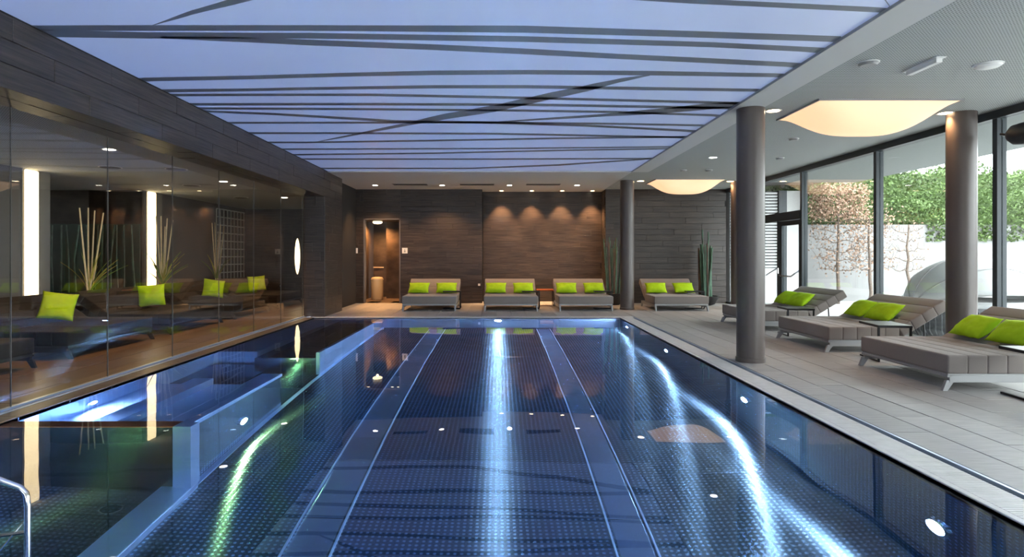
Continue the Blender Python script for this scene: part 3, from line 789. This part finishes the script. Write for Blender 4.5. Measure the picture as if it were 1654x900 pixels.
cane_plant(-7.2, 13.25, 'cane plant with yellow-green leaves right in front of the second light column', 5, 20)
cane_plant(-7.25, 15.9, 'cane plant at the left edge of the white lattice', 6, 9)

# left room fittings
def light_column(y0, y1, label):
    t = thing('light_column', label, 'wall lamp', (-7.69, y0, 0), 0, 'tall light columns in the side room')
    L = y1 - y0
    MB().box(0, .06, 0, L, .60, RH - .01).build('diffuser', 'light_column', t, bevel=.03)
    MB().box(-.01, .02, -.04, L + .30, 0, RH).build('backplate', 'panel_grey', t)
light_column(10.0, 10.28, 'nearest tall glowing wall column behind the glass')
light_column(13.50, 13.80, 'second tall glowing wall column behind the glass, behind the yellow-green plant')
nc = struct_root('wall_far')
MB().box(-10.2, -7.7, 13.36, 13.40, 0, RH).build('niche_back', 'dark_tile', nc)
bsr = thing('bamboo_screen', 'row of dark bamboo stalks in the niche behind the nearest cane plant', 'bamboo screen', (-8.9, 13.2, 0))
MB().box(-1.2, 1.15, -.09, .09, 0, .5).build('trough', 'black', bsr); MB().box(-1.2, 1.18, .10, .13, .0, 1.98).build('back_panel', 'green_panel', bsr)
for k in range(14):
    x = -1.1 + 2.2 * k / 13 + random.uniform(-.04, .04)
    MB().tube([(x, 0, .45), (x + random.uniform(-.05, .05), 0, 1.2), (x + random.uniform(-.08, .08), 0, 1.95)], .022, 7).build('stalk', 'stalk_green', bsr, True)
lt = thing('wall_lattice', 'white square lattice on the side room wall', 'lattice', (-7.66, 16.75, .6))
for k in range(9): MB().box(0, .02, k * .225, k * .225 + .03, 0, 1.98).build('upright_bar', 'white_plastic', lt)
for k in range(10): MB().box(.02, .035, 0, 1.82, k * .218, k * .218 + .028).build('cross_bar', 'white_plastic', lt)
vl = thing('niche_lamp', 'slim glowing lens-shaped wall lamp in a dark frame at the end of the side room', 'wall lamp', (-6.09, 18.74, 1.28))
fv = MB().box(-.13, .13, -.02, 0, -.62, .62).build('frame', 'black', vl)
b = MB(); pr = [(.075 * math.sin(math.pi * k / 12) ** .6 if 0 < k < 12 else .004, -.54 + 1.08 * k / 12) for k in range(13)]
b.prism([(r, z) for r, z in pr] + [(-r, z) for r, z in reversed(pr)], -.05, -.021, 'Y'); b.build('lens', 'light_column', fv)

def sign(x, y, z, s, label, name='wall_sign', cat='sign', ink=True):
    t = thing(name, label, cat, (x, y, z), 0, None)
    pt = MB().box(-s / 2, s / 2, -.012, 0, -s / 2, s / 2).build('plate', 'sign_face', t, bevel=.003)
    if ink:
        b = MB(); b.box(-s * .18, s * .18, -.0135, -.012, -s * .28, .0); b.lathe([(.0001, 0), (.0001, 0)], 3)
        b = MB(); b.box(-s * .15, s * .15, -.014, -.012, -s * .3, s * .05); b.box(-s * .07, s * .07, -.014, -.012, s * .1, s * .26); b.build('pictogram', 'frame_grey', pt)
    else:
        MB().lathe([(s * .28, -.004), (s * .28, .002)], 16).build('insert', 'frame_grey', t).rotation_euler = (R(90), 0, 0)
        t.children[-1].location = (0, -.012, 0)
sign(PX(574, 16.9), 16.888, PZ(405, 16.9), .14, 'small white square sign left of the lit doorway')
sign(PX(654, 16.9), 16.888, PZ(405, 16.9), .15, 'small white square sign right of the lit doorway')
sign(-6.7, 18.74, 1.42, .16, 'small white square sign on the end wall of the side room')
sign(PX(569, 16.9), 16.888, PZ(476, 16.9), .08, 'white wall socket low down left of the lit doorway', 'wall_socket', 'socket', False)
sign(PX(774, 16.9), 16.888, PZ(460, 16.9), .06, 'white wall socket low down at the left corner of the recess', 'wall_socket', 'socket', False)

bn = thing('waste_bin', 'tall cream cylindrical bin standing inside the lit doorway', 'bin', (-3.60, 18.3, 0))
MB().lathe([(.165, 0), (.175, .02), (.18, .56), (.175, .58)], 28).build('body', 'bin_cream', bn, True)
MB().lathe([(.185, .58), (.185, .61), (.15, .66), (.05, .67)], 28).build('lid', 'bin_cream', bn, True)
hr = thing('towel_rail', 'short brass-coloured rail on the wall inside the lit doorway', 'rail', (-3.95, 19.5, .93))
MB().tube([(0, 0, 0), (0, -.06, 0), (.31, -.06, 0), (.31, 0, 0)], .012, 6).build('bar', 'bin_cream', hr)

# chrome handrail in the pool, bottom left
rl = thing('pool_handrail', 'chrome tube handrail of the pool steps at the near left', 'handrail', (-1.98, 2.6, FZ))
z0 = -FZ
MB().tube([(0, 0, 0), (0, 0, z0 + .25), (-.006, 0, z0 + .30), (-.03, 0, z0 + .325), (-.15, 0, z0 + .37), (-.6, 0, z0 + .50), (-1.4, 0, z0 + .62), (-1.95, 0, z0 + .62), (-2.03, 0, z0 + .58), (-2.05, 0, z0 + .5), (-2.05, 0, z0)], .0125, 12).build('top_rail', 'chrome', rl, True)
MB().tube([(0, 0, z0 + .14), (-.4, 0, z0 + .085), (-1.2, 0, z0 + .0)], .009, 8).build('cross_bar', 'chrome', rl, True)
MB().tube([(-.01, .02, z0 + .2), (-.25, -.1, z0 - .15)], .004, 6).build('stay', 'chrome', rl, True)

# ------------------------------------------------------------------ ceiling fittings
def spot_light(parent, loc, power, ang, color, blend=.7, aim=(0, 0, -1), r=.03):
    d = bpy.data.lights.new('spot', 'SPOT'); d.energy = power; d.spot_size = R(ang); d.spot_blend = blend; d.color = color; d.shadow_soft_size = r
    o = bpy.data.objects.new('spot', d); col.objects.link(o); o.parent = parent; o.location = loc
    o.rotation_euler = Vector(aim).to_track_quat('-Z', 'Y').to_euler(); return o
WARM = (1, .56, .26); NEUT = (1, .9, .76)
def downlight(x, y, label, z=H, r=.065, m='lamp_white', power=0, ang=95, color=NEUT, aim=(0, 0, -1), group='recessed ceiling spotlights'):
    t = thing('ceiling_downlight', label, 'downlight', (x, y, z), 0, group)
    ring = MB().lathe([(r + .022, -.004), (r + .020, -.008), (r, -.006), (r, 0)], 24).build('trim_ring', 'white_plastic', t, True)
    MB().lathe([(r - .004, -.007), (r - .004, -.002)], 20).build('lens', m, ring)
    if power: spot_light(t, (0, 0, -.03), power, ang, color, aim=aim)
names = ['far left', 'second', 'third', 'far right']
for k, x in enumerate((606, 714, 823, 932)):
    downlight(PX(x, 15.9), 15.9, 'downlight before the far wall, %s of the row of four' % ('leftmost', 'second from the left', 'third from the left', 'rightmost')[k], power=130, ang=100, color=WARM, aim=(0, .22, -1))
for k, x in enumerate((810, 859, 908, 957)):
    downlight(PX(x, 17.25), 17.25, 'warm downlight inside the wall recess, %s of four' % ('leftmost', 'second', 'third', 'rightmost')[k], r=.055, m='lamp_warm', power=210, ang=72, color=WARM, aim=(0, .12, -1))
downlight(3.43, 15.0, 'warm downlight right of the slim far column', m='lamp_warm', power=30, color=WARM, r=.08)
downlight(5.62, 15.05, 'warm downlight beside the far orange-lit column', m='lamp_warm', power=45, color=WARM, r=.08)
downlight(3.42, 7.72, 'warm downlight at the top of the big round column', m='lamp_warm', power=30, color=WARM, r=.08)
downlight(5.66, 7.85, 'warm downlight at the top of the column by the windows', m='lamp_warm', power=45, color=WARM, r=.08)
downlight(3.94, 11.4, 'white downlight between the two big ceiling lanterns', power=20)
for (x, y, l) in ((-5.16, 8.2, 'nearest lit downlight in the side room ceiling'), (-5.23, 11.75, 'second lit downlight in the side room ceiling'), (-5.2, 15.0, 'third lit downlight in the side room ceiling')):
    downlight(x, y, l, z=RH, power=170, color=WARM, ang=120, r=.075, group='downlights in the side room')
def disc_fixture(x, y, z, r, label, name, cat, m='frame_grey', drop=.03):
    t = thing(name, label, cat, (x, y, z), 0, None)
    MB().lathe([(r, 0), (r, -drop * .5), (r * .8, -drop), (.0001, -drop)], 24).build('body', m, t, True)
    MB().lathe([(r * 1.12, 0), (r * 1.12, -.006), (r, -.008)], 24).build('rim', 'white_plastic', t, True)
for (x, y, l) in ((-6.19, 9.86, 'round air vent nearest in the side room ceiling'), (-5.25, 10.07, 'round air vent right of the nearest one in the side room ceiling'), (-6.16, 12.4, 'round air vent in the middle of the side room ceiling'), (-6.25, 15.0, 'farthest round air vent in the side room ceiling')):
    disc_fixture(x, y, RH, .15, l, 'air_vent', 'vent', 'grey_paint', .02)
disc_fixture(3.46, 5.8, H, .085, 'round grey ceiling sensor left of the white bar light', 'ceiling_sensor', 'sensor')
disc_fixture(4.63, 5.86, H, .11, 'flat white ceiling disc right of the white bar light', 'smoke_detector', 'detector', 'white_plastic', .03)
disc_fixture(4.56, 9.58, H, .07, 'small grey ceiling disc behind the near lantern', 'ceiling_sensor', 'sensor')
disc_fixture(5.2, 11.46, H, .07, 'small grey ceiling disc close to the windows', 'ceiling_sensor', 'sensor')
disc_fixture(3.9, 13.1, H, .07, 'small grey ceiling disc before the far lantern, the left one', 'ceiling_sensor', 'sensor')
disc_fixture(4.44, 13.1, H, .07, 'small grey ceiling disc before the far lantern, the right one', 'ceiling_sensor', 'sensor')
eb = thing('bar_light', 'narrow white bar light on the ceiling before the near lantern', 'bar light', (4.02, 5.86, H), 0)
MB().box(-.03, .03, -.21, .21, -.045, 0).build('housing', 'white_plastic', eb, bevel=.006); MB().box(-.045, .045, -.24, .24, -.008, 0).build('base', 'white_plastic', eb)
for k, (a, b_) in enumerate(((635, 690), (743, 798), (850, 905))):
    y = 1810 / 115.
    t = thing('slot_vent', 'long dark slot vent in the far ceiling, %s of three' % ('left', 'middle', 'right')[k], 'vent', ((PX(a, y) + PX(b_, y)) / 2, y, H), 0, 'slot vents in the far ceiling')
    L = (PX(b_, y) - PX(a, y)) / 2
    MB().box(-L, L, -.15, .15, -.004, 0).build('slot', 'black', t)
    for s in (-1, 1): MB().box(-L, L, s * .155 - .008, s * .155 + .008, -.007, 0).build('frame', 'frame_grey', t)

def lantern(y0, y1, label):
    x0, x1 = 3.70, 5.36; cx, cy = (x0 + x1) / 2, (y0 + y1) / 2; a, b_ = (x1 - x0) / 2, (y1 - y0) / 2
    t = thing('ceiling_lantern', label, 'ceiling lamp', (cx, cy, H), 0, 'stretched fabric ceiling lanterns')
    b = MB(); n = 28
    for i in range(n + 1):
        for j in range(n + 1):
            u, v = 2 * i / n - 1, 2 * j / n - 1
            e = (1 - abs(u) ** 3.4) ** 1.3 * (1 - abs(v) ** 2.6) ** .9
            b.v.append((u * a, v * b_, -.012 - .30 * e))
    for i in range(n):
        for j in range(n): q = i * (n + 1) + j; b.f.append((q, q + 1, q + n + 2, q + n + 1))
    b.build('fabric_shade', 'lantern', t, True)
    f = MB()
    for s in (-1, 1): f.box(-a - .01, a + .01, s * b_ - .01, s * b_ + .01, -.018, 0); f.box(s * a - .01, s * a + .01, -b_, b_, -.018, 0)
    f.build('frame', 'frame_grey', t)
lantern(7.15, 8.23, 'large glowing orange-white ceiling lantern near the viewer'); lantern(14.6, 15.6, 'farther glowing ceiling lantern above the far right lounger')

sp = thing('wall_speaker', 'black rounded loudspeaker on a bracket high at the nearest window post', 'loudspeaker', (6.1, 7.2, 2.72))
b = MB().lathe([(.06, -.16), (.115, -.1), (.13, .0), (.13, .12), (.115, .14)], 24); rt = Matrix.Rotation(R(90), 4, 'X') @ Matrix.Rotation(R(20), 4, 'Y'); b.v = [tuple(rt @ Vector(v)) for v in b.v]; b.build('housing', 'black', sp, True)
MB().tube([(.0, .1, .0), (-.02, .3, .05), (.12, .4, .05)], .015, 8).build('bracket', 'black_metal', sp, True)

# niche lights and lights of the rooms
nl = thing('passage_lamp', 'round warm ceiling lamp inside the lit doorway', 'ceiling lamp', (-3.62, 18.45, 2.31))
MB().lathe([(.14, 0), (.14, -.03), (.10, -.06), (.0001, -.07)], 24).build('diffuser', 'warm_niche', nl, True)
spot_light(nl, (0, 0, -.1), 200, 165, (1, .45, .14))
for k, x in enumerate((-3.62, -2.95, -2.78)):
    downlight(x, 17.02 + .15, 'tiny warm spot under the doorway head, %s of three' % ('left', 'middle', 'right')[k], z=2.30, r=.04, m='lamp_warm', power=25, color=WARM, group='doorway spots')
for (x, l) in ((-3.3, 'left'), (-1.9, 'right')):
    pass
